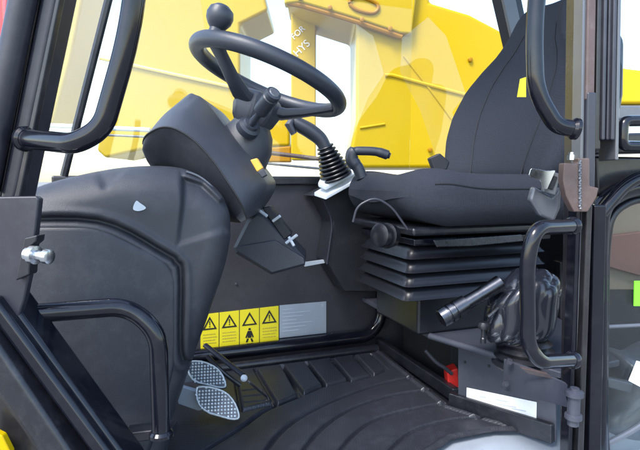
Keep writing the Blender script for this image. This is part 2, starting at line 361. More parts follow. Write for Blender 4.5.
# ------------------------------------------------------------------ floor mat
def seg_dist(X, Y, a, b):
    ax, ay = a; bx, by = b; dx, dy = bx - ax, by - ay; t = np.clip(((X - ax) * dx + (Y - ay) * dy) / (dx * dx + dy * dy + 1e-12), 0, 1)
    return np.hypot(X - ax - t * dx, Y - ay - t * dy)
def poly_sdf(X, Y, poly):
    d = np.full(X.shape, 9.); ins = np.zeros(X.shape, bool)
    for i in range(len(poly)):
        a, b = poly[i - 1], poly[i]; d = np.minimum(d, seg_dist(X, Y, a, b))
        cnd = ((a[1] > Y) != (b[1] > Y)); xx = (b[0] - a[0]) * (Y - a[1]) / ((b[1] - a[1]) or 1e-9) + a[0]; ins ^= cnd & (X < xx)
    return np.where(ins, d, -d)
def toUV(p): r = p - O; return (r.dot(UD), r.dot(VD))
NU, NV = 560, 400; us = np.linspace(-.85, .19, NU); vs_ = np.linspace(.085, .8, NV); GU, GV = np.meshgrid(us, vs_, indexing='ij')
H = np.full(GU.shape, .013)
arcs = [[(205, 452), (240, 430), (266, 412), (300, 398)], [(262, 458), (285, 430), (319, 409), (360, 392), (391, 383), (420, 378)], [(298, 460), (322, 430), (350, 411), (384, 399), (415, 393), (445, 391)],
        [(335, 460), (357, 433), (384, 418), (432, 407), (450, 406)], [(382, 460), (412, 433), (456, 421), (490, 420)], [(210, 372), (255, 364), (330, 355), (366, 352)]]
for A in arcs:
    q = [toUV(p) for p in smooth([PZ(*p, .008) for p in A], 6)]
    d = np.full(GU.shape, 9.)
    for a, b_ in zip(q[:-1], q[1:]): d = np.minimum(d, seg_dist(GU, GV, a, b_))
    H -= .012 * np.clip(2.2 - d / .0035, 0, 1)
blocks = [[(257, 371), (281, 367), (297, 397), (278, 406)], [(283, 367), (305, 364), (322, 387), (304, 395)], [(308, 364), (329, 361), (347, 381), (326, 387)], [(333, 360), (352, 358), (369, 377), (351, 382)], [(356, 357), (370, 356), (385, 371), (374, 376)],
          [(238, 384), (247, 384), (272, 405), (243, 412)]]
for B in blocks:
    sd = poly_sdf(GU, GV, [toUV(PZ(*p, .008)) for p in B]); H += .004 * np.clip(sd / .003, 0, 1)
    H -= .009 * np.clip(1.4 - np.abs(sd + .005) / .005, 0, 1)
for k in range(3):
    a = toUV(PZ(243 + k * 1, 393 + 6 * k, .01)); b_ = toUV(PZ(262 + 2 * k, 391 + 6 * k, .01)); H -= .003 * np.clip(1.3 - seg_dist(GU, GV, a, b_) / .003, 0, 1)
# raised rim and a cut for the plinth
plan = [toUV(PZ(*p, 0)) for p in [(150, 345), (374, 349), (450, 411), (490, 424), (536, 437), (492, 437), (452, 445), (415, 470)]] + [(-.3, .8), (-.85, .8), (-.85, .1)]
sd = poly_sdf(GU, GV, plan); H += .006 * np.clip(1 - np.abs(sd - .012) / .008, 0, 1)
keep = sd > -.002
idx = -np.ones(GU.shape, int); mbm = MB(); n = 0; vl = []
for i in range(NU):
    for j in range(NV):
        if keep[i, j]: idx[i, j] = n; n += 1; vl.append(C(GU[i, j], GV[i, j], float(H[i, j])))
fl = [(idx[i, j], idx[i + 1, j], idx[i + 1, j + 1], idx[i, j + 1]) for i in range(NU - 1) for j in range(NV - 1) if min(idx[i, j], idx[i + 1, j], idx[i + 1, j + 1], idx[i, j + 1]) >= 0]
mbm.add(vl, [tuple(int(q) for q in f) for f in fl])
tag(mbm.build('floor_mat', M['mat'], angle=80), 'ribbed black rubber floor mat with raised blocks and sweeping arcs', 'floor mat')
# ------------------------------------------------------------------ side console (left)
con = thing('side_console', C(-.75, .45, 0), 'large grey moulded plastic console cover at the left of the cab', 'console')
outl = smooth(L2([(-5, 205), (30, 188), (70, 176), (125, 166), (178, 166), (206, 177), (226, 196), (235, 220), (230, 262), (212, 318), (196, 362), (186, 392), (172, 432), (160, 470), (60, 520), (-10, 520), (-30, 400), (-20, 260)], lambda x, y: PV(x, y, .6)), 14, True)
def uz(p): r_ = p - O; return (r_.dot(UD), p.z)
o2 = [uz(p) for p in outl]; NR = 120; cen = sum(outl, Vector()) / len(outl); grid = []; 
for k in range(NR + 1):
    t = 1 - (k / NR) ** 1.0 * .995; grid.append([cen + (p - cen) * t for p in outl])
GXY = np.array([[uz(p) for p in row] for row in grid]); GX, GZ = GXY[..., 0], GXY[..., 1]
sdo = np.maximum(poly_sdf(GX, GZ, o2), 0); sdo[0] = 0
RR = .05; q_ = np.clip(sdo, 0, RR); dep = RR - np.sqrt(np.maximum(RR * RR - (RR - q_) ** 2, 0))
top_r = np.clip((GZ - uz(PV(100, 215, .6))[1]) / .09, 0, 1); dep = dep + .03 * top_r ** 2
def pz(l): return [uz(PV(x, y, .6)) for x, y in l]
def sst(x): x = np.clip(x, 0, 1); return x * x * (3 - 2 * x)
fp = poly_sdf(GX, GZ, pz([(183, 160), (184, 176), (205, 183), (222, 200), (250, 200), (250, 240), (222, 232), (176, 246), (181, 205)]))
fall = np.clip((GZ - uz(PV(200, 248, .6))[1]) / (uz(PV(200, 180, .6))[1] - uz(PV(200, 248, .6))[1]), 0, 1)
dep += .020 * sst(fp / .012 + .3) * (.15 + .85 * fall)
vn = poly_sdf(GX, GZ, pz([(88, 150), (96, 178), (104, 191), (126, 170), (136, 150)])); dep += .008 * sst(vn / .008 + .3)
lg = pz([(-10, 221), (98, 221), (164, 253), (176, 262), (181, 276), (181, 352), (190, 366)]); lg = [tuple(p[:2]) for p in smooth([Vector((x, y, 0)) for x, y in lg], 5)]
dl = np.full(GX.shape, 9.)
for a_, b_ in zip(lg[:-1], lg[1:]): dl = np.minimum(dl, seg_dist(GX, GZ, a_, b_))
dep += .012 * np.clip(1.4 - dl / .0045, 0, 1)
dep -= .004 * np.exp(-((dl - .012) / .006) ** 2)
ringsC = [[p + TOCAM * .27 for p in outl]] + [[p + TOCAM * (float(dep[i, j]) - .006) for j, p in enumerate(row)] for i, row in enumerate(grid)]
MB().loft(ringsC).build('cover', M['grey'], con, angle=75)
lid = fillet(L2([(10, 226), (98, 226), (163, 258), (176, 276), (176, 358), (164, 410), (140, 480), (10, 480)], lambda x, y: PV(x, y, .608)), .03, 6)
puff(MB(), lid, TOCAM, [(.008, -.004), (.003, -.002), (0, .002), (0, .02)]).build('lid', M['grey2'], con, angle=60)
MB().tube(smooth(L2([(186, 171.5), (198, 176), (209, 184), (219, 196)], lambda x, y: PV(x, y, .566))), .0022, 10).build('pale_lip', M['hose'], con)  # thin raised lip in a paler material
MB().prism(smooth(L2([(133, 209), (136, 201), (140, 203), (146, 208), (139, 211)], lambda x, y: PV(x, y, .609)), 4, True), VD * .0006).build('scuff_mark', M['alu'], con, smooth=False)
disc = MB(); disc_bolt(disc, PV(46, 338, .612), VD, .009, .01); disc.build('lid_screw', M['ink'], con)
disc = MB(); disc_bolt(disc, PV(128, 443, .612), VD, .009, .01); disc.build('lid_screw', M['ink'], con)
# ------------------------------------------------------------------ instrument pod
pod = thing('instrument_pod', P(200, 222, 1.1), 'slate grey rounded instrument pod behind the console cover', 'instrument pod')
top = smooth([P(x, y, Y) for x, y, Y in [(147, 140, 1.03), (160, 124, 1.05), (186, 96, 1.09), (196, 95, 1.09), (207, 103, 1.08), (235, 140, 1.07), (262, 175, 1.05), (266, 188, 1.04), (258, 205, 1.03), (247, 219, 1.02)]], 6)
arc = smooth([P(x, y, Y) for x, y, Y in [(143, 148, 1.0), (144, 139, .975), (150, 132.5, .96), (163, 127, .95), (178, 130, .95), (196, 142, .95), (214, 162, .95), (229, 184, .95), (241, 203, .955), (247, 219, .97)]], 6)
low = smooth([P(x, y, Y) for x, y, Y in [(144, 154, 1.02), (147, 161, 1.03), (152, 168, 1.05), (160, 176, 1.06), (170, 184, 1.07), (182, 192, 1.07), (196, 202, 1.07), (212, 212, 1.06), (228, 221, 1.05), (240, 223, 1.02)]], 6)
back = [p + Vector((0, .22, 0)) for p in top]; back2 = [p + Vector((0, .2, 0)) for p in low]
nt_ = len(top); mid1 = [(a * .5 + b_ * .5) + Vector((0, -.016, .0)) * math.sin(math.pi * min(1, 4 * i / nt_) / 2) for i, (a, b_) in enumerate(zip(top, arc))]
mid2 = [(a * .5 + b_ * .5) + Vector((0, -.03, 0)) * math.sin(math.pi * min(1, 4 * i / nt_) / 2) for i, (a, b_) in enumerate(zip(low, arc))]
def lerp(A, B, t): return [a.lerp(b_, t) for a, b_ in zip(A, B)]
rings = [back, top, lerp(top, mid1, .5), mid1, lerp(mid1, arc, .6), arc]
MB().loft([list(x) for x in zip(*rings)], closed=False, capA=False, capB=False).build('pod_shell', M['dash'], pod, angle=50)
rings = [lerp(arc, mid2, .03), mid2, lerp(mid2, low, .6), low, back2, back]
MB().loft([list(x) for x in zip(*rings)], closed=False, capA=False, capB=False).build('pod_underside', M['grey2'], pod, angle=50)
MB().tube([p + Vector((0, -.001, 0)) for p in arc[3:]], .0016, 8).build('seam', M['ink'], pod)
MB().prism(L2([(250, 160), (257, 158), (263, 168), (257, 172)], lambda x, y: P(x, y, 1.0)), Vector((0, .02, 0))).build('button', M['orange'], pod, bevel=.002)
MB().prism(L2([(257, 172), (263, 168), (267, 175), (262, 178)], lambda x, y: P(x, y, 1.0)), Vector((0, .02, 0))).build('button', M['slate'], pod, bevel=.002)
# ------------------------------------------------------------------ steering wheel and column
wn = (UD * .37 + VD * .03 + ZD * .93).normalized(); wc = P(269, 78, 1.16)
sw = thing('steering_wheel', wc, 'dark grey steering wheel with a spinner knob, tilted above the pod', 'steering wheel')
RW = .170
MB().torus(wc, wn, RW, .0175, 96, 20).build('rim', M['wheel'], sw)
hub = wc - wn * .075
def planar(px, py): return PN(px, py, wc, wn)
MB().lathe(hub, wn, [(-.05, .034), (-.03, .05), (-.005, .058), (.014, .057), (.026, .05), (.032, .038), (.034, .001)], 8).build('hub', M['dash'], sw, bevel=.006)
def spoke(d):
    d = (d - wn * d.dot(wn)).normalized(); t = wn.cross(d); rings = []
    for r, h, w, th in ((.03, -.07, .032, .014), (.06, -.064, .026, .013), (.10, -.044, .019, .011), (.14, -.02, .017, .010), (RW - .006, -.004, .020, .012)):
        c = wc + d * r + wn * h; q8 = [2 * math.pi * k / 16 for k in range(16)]
        rings.append([c + t * (w * math.copysign(abs(math.cos(q)) ** .6, math.cos(q))) + wn * (th * math.copysign(abs(math.sin(q)) ** .6, math.sin(q))) for q in q8])
    return MB().loft(rings).build('spoke', M['wheel'], sw)
d1 = planar(212, 37) - wc; d2 = planar(330, 104) - wc
spoke(d1); spoke(d2); spoke(-(d1.normalized() + d2.normalized() * .9))
kd = (planar(205, 33) - wc).normalized(); kb = wc + kd * RW
MB().lathe(kb + wn * .008, wn * .9 + Vector((0, 0, .2)), [(0, .014), (.012, .013), (.018, .019), (.028, .0255), (.04, .0275), (.052, .024), (.060, .014), (.062, .001)], 28).build('spinner_knob', M['wheel'], sw)
col = thing('steering_column', P(250, 270, 1.25), 'dark steering column with indicator stalk and angular grey foot cover', 'steering column')
cb = P(232, 195, 1.16); ct = hub - wn * .02
axd = (ct - cb)
MB().lathe(cb, axd, [(0, .05), (axd.length * .35, .056), (axd.length * .62, .062), (axd.length * .8, .055), (axd.length, .032)], 30).build('shroud', M['dash'], col)
MB().lathe(P(249, 127, 1.085), P(270, 100, 1.03) - P(249, 127, 1.085), [(-.01, .026), (.004, .025), (.008, .018), (.014, .016), (.016, .009), (.035, .008)], 24).build('stalk_socket', M['wheel'], col)
sa = P(252, 124, 1.07); sb = P(274, 93, 1.0); dd = sb - sa; l = dd.length
st = MB().lathe(sa, dd, [(0, .0065), (l * .4, .0075), (l * .42, .0155), (l * .5, .017), (l * .86, .0165), (l * .88, .0145), (l * .9, .0145), (l * .92, .0165), (l, .0155), (l + .002, .012)], 24).build('stalk', M['wheel'], col)
MB().lathe(sb + dd.normalized() * .002, dd, [(0, .011), (.0015, .009)], 20).build('stalk_cap', M['hose'], st)
fc = L2([(235, 246), (248, 220), (258, 211), (266, 214), (305, 256), (305, 264), (272, 273), (237, 252)], lambda x, y: P(x, y, 1.25))
puff(MB(), fc, Vector((0, 1, 0)), [(.008, -.03), (.0, -.022), (0, .1)]).build('foot_cover', M['dash'], col, angle=25)
MB().prism(L2([(235, 247), (275, 240), (304, 258), (305, 264), (272, 273), (238, 252)], lambda x, y: P(x, y, 1.214)), Vector((0, .02, 0))).build('foot_cover_step', M['dash'], col, bevel=.003)
MB().prism(L2([(262, 208), (270, 206), (292, 234), (284, 240)], lambda x, y: P(x, y, 1.22)), Vector((0, .05, 0))).build('tilt_bracket', M['console'], col, bevel=.003)
for (x0, y0, x1, y1) in ((260, 211, 267, 216), (273, 221, 280, 216), (286, 243, 297, 235), (289, 237, 294, 246)):
    MB().tube([P(x0, y0, 1.2), P(x1, y1, 1.19)], .0036, 10).build('bracket_clip', M['trim'], col)
# ------------------------------------------------------------------ stickers on the far wall
SG = 'yellow warning stickers in a row on the far wall'
def q4(x0, x1, yt0, yt1, yb0, yb1): return [PV(x0, yt0, .0), PV(x1, yt1, .0), PV(x1, yb1, .0), PV(x0, yb0, .0)]
def sticker(name, q, label, cat, m, group=None):
    root = thing(name, q[3], label, cat, group)
    MB().prism([p + VD * .0005 for p in q], VD * .0012).build('backing', m, root, smooth=False)
    return root
def onq(q, s, t, h=.0024): return (q[0] * (1 - s) + q[1] * s) * (1 - t) + (q[3] * (1 - s) + q[2] * s) * t + VD * h
def shape(q, pts, name, m, root, th=.0006, h=.0018): MB().prism([onq(q, s, t, h) for s, t in pts], VD * th).build(name, m, root, smooth=False)
def triangle(q, root):
    o3 = [(.5, .08), (.9, .46), (.1, .46)]; i3 = [(.5, .165), (.77, .42), (.23, .42)]
    b = MB()
    for k in range(3):
        a, c = o3[k], o3[(k + 1) % 3]; d, e = i3[(k + 1) % 3], i3[k]
        b.prism([onq(q, *w, .0018) for w in (a, c, d, e)], VD * .0006)
    b.build('warning_triangle', M['ink'], root, smooth=False)
labs = ['yellow warning sticker cut off by the console edge, leftmost of the row', 'yellow warning sticker with exclamation mark triangle, second from the console edge', 'yellow warning sticker showing a seated figure with a seat belt under a triangle', 'yellow warning sticker with triangle, right beside the silver plate']
xs = [200, 219, 239.3, 259.3, 278.8]
def yt(x): return 312.5 + (x - 219) * (305.7 - 312.5) / (278.8 - 219)
def yb(x): return 347 + (x - 219) * (340.7 - 347) / (278.8 - 219)
for i in range(4):
    x0, x1 = xs[i] + .5, xs[i + 1] - .4
    q = q4(x0, x1, yt(x0), yt(x1), yb(x0), yb(x1)); rt = sticker('warning_sticker', q, labs[i], 'warning sticker', M['stick'], SG)
    triangle(q, rt)
    if i != 2:
        shape(q, [(.47, .22), (.53, .22), (.52, .34), (.48, .34)], 'exclamation_mark', M['ink'], rt); shape(q, [(.47, .36), (.53, .36), (.53, .39), (.47, .39)], 'exclamation_mark', M['ink'], rt)
        b = MB()
        for r_ in range(4):
            s0 = .14
            while s0 < .8:
                w_ = random.uniform(.03, .11); t0 = .58 + r_ * .085
                b.prism([onq(q, s, t, .0018) for s, t in ((s0, t0), (s0 + w_, t0), (s0 + w_, t0 + .03), (s0, t0 + .03))], VD * .0005); s0 += w_ + .03
        b.build('faint_print', M['faint'], rt, smooth=False)
    else:
        shape(q, [(.45, .54), (.55, .54), (.57, .6), (.43, .6)], 'figure_head', M['ink'], rt)
        shape(q, [(.40, .62), (.60, .62), (.72, .8), (.66, .83), (.60, .74), (.60, .82), (.40, .82), (.40, .74), (.34, .83), (.28, .8)], 'figure_body', M['ink'], rt)
        shape(q, [(.36, .84), (.46, .84), (.40, .94), (.30, .94)], 'figure_leg', M['ink'], rt); shape(q, [(.54, .84), (.64, .84), (.70, .94), (.60, .94)], 'figure_leg', M['ink'], rt)
q = q4(279.5, 326, 305.3, 301.3, 337.8, 332.8)
rt = sticker('data_plate', q, 'silver rectangular information plate on the far wall, right of the yellow stickers', 'data plate', M['alu'])
b = MB()
for k in range(7):
    t0 = .14 + k * .11; b.prism([onq(q, s, t, .0018) for s, t in ((.06, t0), (.3 + .5 * ((k * 37) % 10) / 10, t0), (.3 + .5 * ((k * 37) % 10) / 10, t0 + .02), (.06, t0 + .02))], VD * .0005)
b.build('fine_print', M['greyink'], rt, smooth=False)
shape(q, [(.89, .07), (.95, .07), (.95, .16), (.89, .16)], 'corner_mark', M['greyink'], rt)
# ------------------------------------------------------------------ pedals
PG = 'silver foot pedals on the floor by the console'
def pedal(label, pts, Y, arm):
    root = thing('pedal', P(*pts[0], Y + .03), label, 'pedal', PG)
    top_ = smooth([P(x, y, Y + .0016 * (402 - y) if False else Y) for x, y in pts], 5, True); nr = Vector((-.2, -.75, .62)).normalized()
    c = sum(top_, Vector()) / len(top_); nr2 = Vector((.1, -.8, .6)).normalized()
    pl = fillet([PN(*pp, c, nr2) for pp in pts], .006, 3)[1:-1] if False else [PN(*pp, c, nr2) for pp in pts]; pl = [q for i in range(len(pl)) for q in ((pl[i - 1] * .25 + pl[i] * .75), (pl[i] * .75 + pl[(i + 1) % len(pl)] * .25))]
    pd = MB().prism([p + nr2 * .003 for p in pl], nr2 * -.008).build('pedal_pad', M['hose'], root, bevel=.0018)
    MB().tube(inset([p + nr2 * .0035 for p in pl], nr2, .0025) + [inset([p + nr2 * .0035 for p in pl], nr2, .0025)[0]], .0022, 8).build('pad_rim', M['pedal'], root)
    a = pl[0]; 
    # raised studs over the pad
    u_ = (PN(pts[2][0], pts[2][1], c, nr2) - PN(pts[0][0], pts[0][1], c, nr2)).normalized(); w_ = nr2.cross(u_); b = MB()
    uv = [((p - c).dot(u_), (p - c).dot(w_)) for p in pl]
    for i in range(-9, 10):
        for j in range(-7, 8):
            x, y = i * .0072, j * .0072
            ins = False
            for k in range(len(uv)):
                (x1, y1), (x2, y2) = uv[k - 1], uv[k]
                if (y1 > y) != (y2 > y) and x < (x2 - x1) * (y - y1) / (y2 - y1) + x1: ins = not ins
            if ins and min(math.hypot(x - p[0], y - p[1]) for p in uv) > .006: b.lathe(c + u_ * x + w_ * y + nr2 * .003, nr2, [(0, .0029), (.003, .0022)], 6)
    b.build('grip_studs', M['pedal'], root)
    MB().prism([P(x, y, Y + .03) for x, y in arm], Vector((0, .012, 0))).build('pedal_arm', M['alu'], root, bevel=.002)
pedal('silver ribbed pedal higher up, partly behind the nearer one', [(188,362),(193,360.4),(204,361),(217,367),(223,374),(227,384),(226,388.5),(219,389),(209,386.5),(194,383),(187,373)], 1.16, [(170, 370), (192, 372), (196, 382), (176, 384)])
pedal('silver ribbed pedal nearest the camera on a pale steel arm', [(195,388),(200,385.6),(214,387),(227,392),(235,401),(240,413),(240,419.5),(233,421),(220,417.5),(206,413.5),(196.5,404)], 1.08, [(176, 385), (200, 392), (214, 408), (198, 411), (178, 404)])
lk = thing('pedal_link', P(245, 380, 1.25), 'thin dark linkage rod with a pale ball end behind the pedals', 'linkage rod')
MB().tube([P(205, 345, 1.3), P(243, 375, 1.25)], .010, 14, flat=(Vector((0, 1, 0)), .6)).build('rod', M['slate'], lk)
MB().lathe(P(244, 378, 1.235), Vector((.2, -1, .3)), [(-.01, .006), (0, .009), (.006, .0085), (.01, .004)], 16).build('ball_end', M['trim'], lk)
MB().tube(fillet([P(207, 356, 1.27), P(222, 372, 1.25), P(240, 385, 1.26)], .03), .006, 10).build('rod', M['satin'], lk)
# ------------------------------------------------------------------ right-hand console and joystick
rc = thing('seat_console', C(-.3, .06, 0), 'dark side console box under the joystick against the far wall', 'side console')
MB().prism([PV(x, y, .1) for x, y in [(312, 196), (320, 196), (333, 222), (327, 262), (345, 292), (420, 292), (420, 185), (350, 178)]], -VD * .098).build('console_body', M['console'], rc, bevel=.006)
MB().tube(fillet(L2([(322, 196), (333, 222), (327, 264)], lambda x, y: PV(x, y, .103)), .03), .0028, 8).build('edge_bead', M['slate'], rc)
MB().prism(L2([(304, 262), (326, 259), (326, 262), (304, 266)], lambda x, y: PV(x, y, .06)), VD * .01).build('latch_strip', M['trim'], rc)
js = thing('joystick', P(337, 186, 1.48), 'black joystick leaning left on a ribbed boot with a pale base plate', 'joystick')
MB().prism([P(x, y, Y) for x, y, Y in [(314, 192, 1.46), (326, 196, 1.44), (358, 178, 1.46), (357, 172, 1.52), (330, 183, 1.54)]], ZD * -.012).build('base_plate', M['trim'], js, bevel=.003)
MB().prism([P(x, y, Y) for x, y, Y in [(318, 187, 1.46), (326, 191, 1.45), (356, 174, 1.47), (352, 167, 1.53), (322, 179, 1.54)]], ZD * .014).build('base_plate', M['trim'], js, bevel=.004)
jb = P(337, 178, 1.49); jt = P(326, 149, 1.47); jd = jt - jb; jl = jd.length
prof = []
for k in range(9):
    t = k / 8; r = .047 * (1 - t) + .022 * t; prof += [(t * jl, r - .004), ((t + .05) * jl, r + .004), ((t + .09) * jl, r + .003)]
MB().lathe(jb, jd, prof, 24).build('boot', M['rubber'], js, angle=80)
MB().tube(smooth([P(x, y, 1.47) for x, y in [(328, 154), (321, 140), (310, 131), (298, 124), (294, 118)]], 6), [.019 + .007 * math.sin(math.pi * min(1, k / 24)) for k in range(25)], 18, flat=(Vector((0, 1, 0)), .85)).build('grip', M['wheel'], js)
MB().tube([P(294, 117, 1.46), P(289, 125, 1.45), P(294, 134, 1.45)], [.008, .013, .009], 14).build('trigger', M['slate'], js)
lv = thing('armrest_lever', P(356, 175, 1.36), 'black hooked lever curving right above the seat cushion', 'lever')
MB().tube(smooth([P(x, y, 1.36) for x, y in [(362, 178), (358, 168), (352, 160), (354, 152), (365, 151), (378, 152), (390, 156)]], 7), [.016] * 10 + [.018] * 12 + [.012] * 14 + [.013] * 5 + [.008] * 2, 18).build('handle', M['wheel'], lv)
# ------------------------------------------------------------------ driver seat
seat = thing('driver_seat', C(0, .35, .19), 'charcoal fabric driver seat on a black rubber suspension bellows', 'seat')
VC = .375
def interp(t, xs_, ys_): return float(np.interp(t, xs_, ys_))
def sm(t): return t * t * (3 - 2 * t)
def backmap(x, y, z):  # x thickness, y across, z height 0..
    zz = .545 + (z + .26)
    w = interp(zz, [.5, .6, .69, .76, .84, .89, .93, .97, 1.02, 1.1], [.20, .23, .258, .262, .238, .19, .138, .112, .095, .085]) / .25
    h = (zz - .55) / .5; u = .235 + .16 * h
    wing = (abs(y) / .25) ** 3 * .05
    return C(u + x - wing * (1 if x < 0 else .3) - .012 * math.sin(h * 5) * (1 if x < 0 else 0), VC + y * w, zz)
bo = MB().rbox((.06, .25, .262), .058, backmap, 34).build('backrest', M['seatfab'], seat, angle=80)
# seams lying on the backrest front
def bseam(y, z0, z1, nm):
    pts = []
    for k in range(30):
        z = z0 + (z1 - z0) * k / 29; pts.append(backmap(-.061, y(z), z))
    MB().tube(pts, .0022, 6).build(nm, M['piping'], bo)
bseam(lambda z: -.125 - .01 * math.sin(z * 6), -.24, .17, 'seam'); bseam(lambda z: .125 + .01 * math.sin(z * 6), -.24, .17, 'seam')
def sidemap(x, y, z): return backmap(x * 1.0 + .012, y, z)
MB().rbox((.056, .2, .2), .05, lambda x, y, z: C(.30 + .16 * ((z + .2) / .5) + x, VC + y * interp(z, [-.2, 0, .2], [.96, 1.02, .7]), .6 + z + .16), 16).build('back_shell', M['console'], seat, angle=80)
def cushmap(x, y, z):
    cr = .05
    dip = -.018 * math.exp(-(y / .13) ** 2) * (1 if z > 0 else 0)
    front = .012 * math.exp(-((x + .16) / .07) ** 2) * (1 if z > 0 else 0)
    # rounded plan corners at the front
    k = max(0, (-x - .12)) / .12; sh = 1 - .22 * k * k
    back_ = -.01 * (x + .2) if z < 0 else 0
    return C(.042 + x, VC - .01 + y * sh, .519 + z * (1 - .25 * (k ** 2) * (1 if z < 0 else .0)) + dip + front - (.022 * k if z < 0 else 0) * -1)
co = MB().rbox((.232, .215, .062), .055, cushmap, 30).build('cushion', M['seatfab'], seat, angle=80)
pts = [cushmap(x, .16 + math.sqrt(.055 ** 2 - .018 ** 2), .025) for x in np.linspace(-.176, .176, 34)]
MB().tube(pts, .0024, 6).build('piping', M['piping'], co)
# wire loop, knob and pan
MB().cbox(-.165, .26, .2, .53, .437, .457).build('seat_pan', M['satin'], seat, bevel=.008)
MB().cbox(-.15, .25, .22, .51, .412, .43).build('seat_pan', M['gloss'], seat, bevel=.005)
MB().prism(L2([(432, 240), (520, 234), (522, 241), (470, 246), (436, 247)], lambda x, y: PV(x, y, .53)), VD * .006).build('pan_highlight', M['steel'], seat, bevel=.002)  # steel strip drawn in where a long highlight runs along the pan
MB().tube(fillet(L2([(353, 222), (357, 206), (375, 197), (392, 207), (408, 230)], lambda x, y: P(x, y, 1.13)), .02), .0028, 10).build('wire_loop', M['slate'], seat)
kc = P(375, 235, 1.12)
kb_ = MB().lathe(P(392, 236, 1.16), kc - P(392, 236, 1.16), [(0, .026), (.02, .03), (.022, .024), (.034, .024), (.036, .028), (.046, .027), (.05, .018)], 20).build('adjuster_knob', M['rubber'], seat)
# bellows
def rrect(u0, u1, v0, v1, z, r, n=6):
    out = []
    for (cu, cv, a0) in ((u1 - r, v1 - r, 0), (u0 + r, v1 - r, 90), (u0 + r, v0 + r, 180), (u1 - r, v0 + r, 270)):
        for k in range(n + 1):
            t = math.radians(a0 + 90 * k / n); out.append(C(cu + r * math.cos(t), cv + r * math.sin(t), z))
    return out
rings = []
nr = 4; z0, z1 = .283, .41
for i in range(nr):
    za = z1 - (z1 - z0) * i / nr; dz = (z1 - z0) / nr; e = .0035 * i
    for f, d in ((0, .018), (.1, .012), (.28, .007), (.5, .003), (.7, .0), (.82, -.004), (.9, -.006), (.95, -.003), (.985, .008)):
        rings.append(rrect(-.155 + d - e, .24 - d, .24 + d, .5 - d + e * .6, za - dz * f, .018))
MB().loft(rings).build('bellows', M['rubber'], seat, angle=50)
MB().cbox(-.115, .22, .25, .475, .19, .284).build('bellows_base', M['rubber'], seat, bevel=.008)
# yellow tag on the backrest
MB().prism(L2([(520, 79), (526, 77), (526, 97), (517, 97)], lambda x, y: P(x, y, 1.13)), Vector((.001, .002, 0))).build('fabric_tag', M['stick'], seat, smooth=False)
MB().prism(L2([(429, 158), (440, 153), (450, 162), (447, 170), (434, 171)], lambda x, y: P(x, y, 1.42)), Vector((0, .03, 0))).build('belt_anchor', M['console'], seat, bevel=.004)
# seat belt buckle
bu = thing('seat_belt_buckle', P(548, 215, .98), 'pale seat belt buckle with a bright steel tongue beside the cushion', 'seat belt')
MB().prism(L2([(534, 186), (552, 196), (562, 186), (561, 208), (555, 222), (540, 216), (530, 200)], lambda x, y: P(x, y, .99)), Vector((0, .02, 0))).build('buckle_cover', M['hose'], bu, bevel=.006)
MB().prism(L2([(549, 170), (561, 174), (556, 196), (543, 192)], lambda x, y: P(x, y, .975)), Vector((0, .014, 0))).build('buckle', M['hose'], bu, bevel=.003)
MB().prism(L2([(551, 175), (558, 177), (553, 190), (547, 188)], lambda x, y: P(x, y, .972)), Vector((0, .004, 0))).build('buckle_slot', M['console'], bu, bevel=.0015)
tg = MB().prism(fillet(L2([(529, 175), (531, 168), (548, 171), (556, 170), (547, 190), (542, 188), (541, 181), (530, 177)], lambda x, y: P(x, y, .968)), .004, 3), Vector((0, .003, 0))).build('tongue', M['chrome'], bu, bevel=.0008)
MB().lathe(P(535.5, 173.5, .9685), Vector((0, -1, 0)), [(0, .0035), (.001, .0035)], 14).build('tongue_hole', M['ink'], tg)
# ------------------------------------------------------------------ seat plinth
pln = thing('seat_plinth', C(.1, .4, 0), 'dark steel seat plinth with an angled front plate and open side', 'seat plinth')
A_ = Vector((.30, 1.225, 0)); B_ = Vector((.475, 1.03, 0)); ab = (B_ - A_).normalized(); nn = Vector((ab.y, -ab.x, 0)).normalized()
if nn.y > 0: nn = -nn
def PA(px, py, off=0): return PN(px, py, A_ + nn * off, nn)
slab = [PZ(x, y, .19) for x, y in [(362, 297), (430, 334), (560, 372), (620, 360)]]; slab.append(C(.5, .1, .19)); slab.append(C(-.02, .1, .19))
MB().prism(slab, ZD * -.014).build('top_plate', M['plate'], pln, bevel=.003)
MB().tube([PZ(430, 336, .185), PZ(500, 357, .185)], .008, 12).build('rolled_edge', M['plate'], pln)
MB().prism([PA(458, 345), PA(556, 372), PA(556, 442), PA(458, 404)], -nn * .006).build('front_plate', M['plate'], pln, bevel=.0015)
MB().prism([PA(448, 393, .012), PA(552, 425, .012), PA(552, 445, .012), PA(448, 409, .012)], -nn * .018).build('kick_rail', M['satin'], pln, bevel=.004)
MB().prism([C(.0, .02, .0), C(.0, .46, .0), C(.02, .46, .0), C(.02, .02, .0)], ZD * .035).build('kick_rail', M['satin'], pln, bevel=.004)
for x, y in ((465, 362), (489, 366)): MB().lathe(PA(x, y, .0005), nn, [(0, .0035), (.0006, .0035)], 12).build('drilled_hole', M['ink'], pln)
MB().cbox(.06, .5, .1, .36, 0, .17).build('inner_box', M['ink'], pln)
ss = thing('white_label', PA(467, 407, .002), 'blank-looking white label on the angled plinth plate', 'label')
MB().prism([PA(467, 387.5, .001), PA(537, 402, .001), PA(536.5, 420.5, .001), PA(466.5, 407, .001)], nn * .0012).build('paper', M['white'], ss, smooth=False)
b = MB()
for (x, y, w) in ((480, 396, 6), (496, 399, 12), (496, 403, 20), (512, 408, 14)): b.prism([PA(x, y, .0024), PA(x + w, y + w * .2, .0024), PA(x + w, y + w * .2 + 1, .0024), PA(x, y + 1, .0024)], nn * .0004)
b.build('lettering', M['greyink'], ss, smooth=False)
rd = thing('red_connector', P(452, 395, 1.24), 'red plastic connector inside the dark opening of the plinth', 'connector')
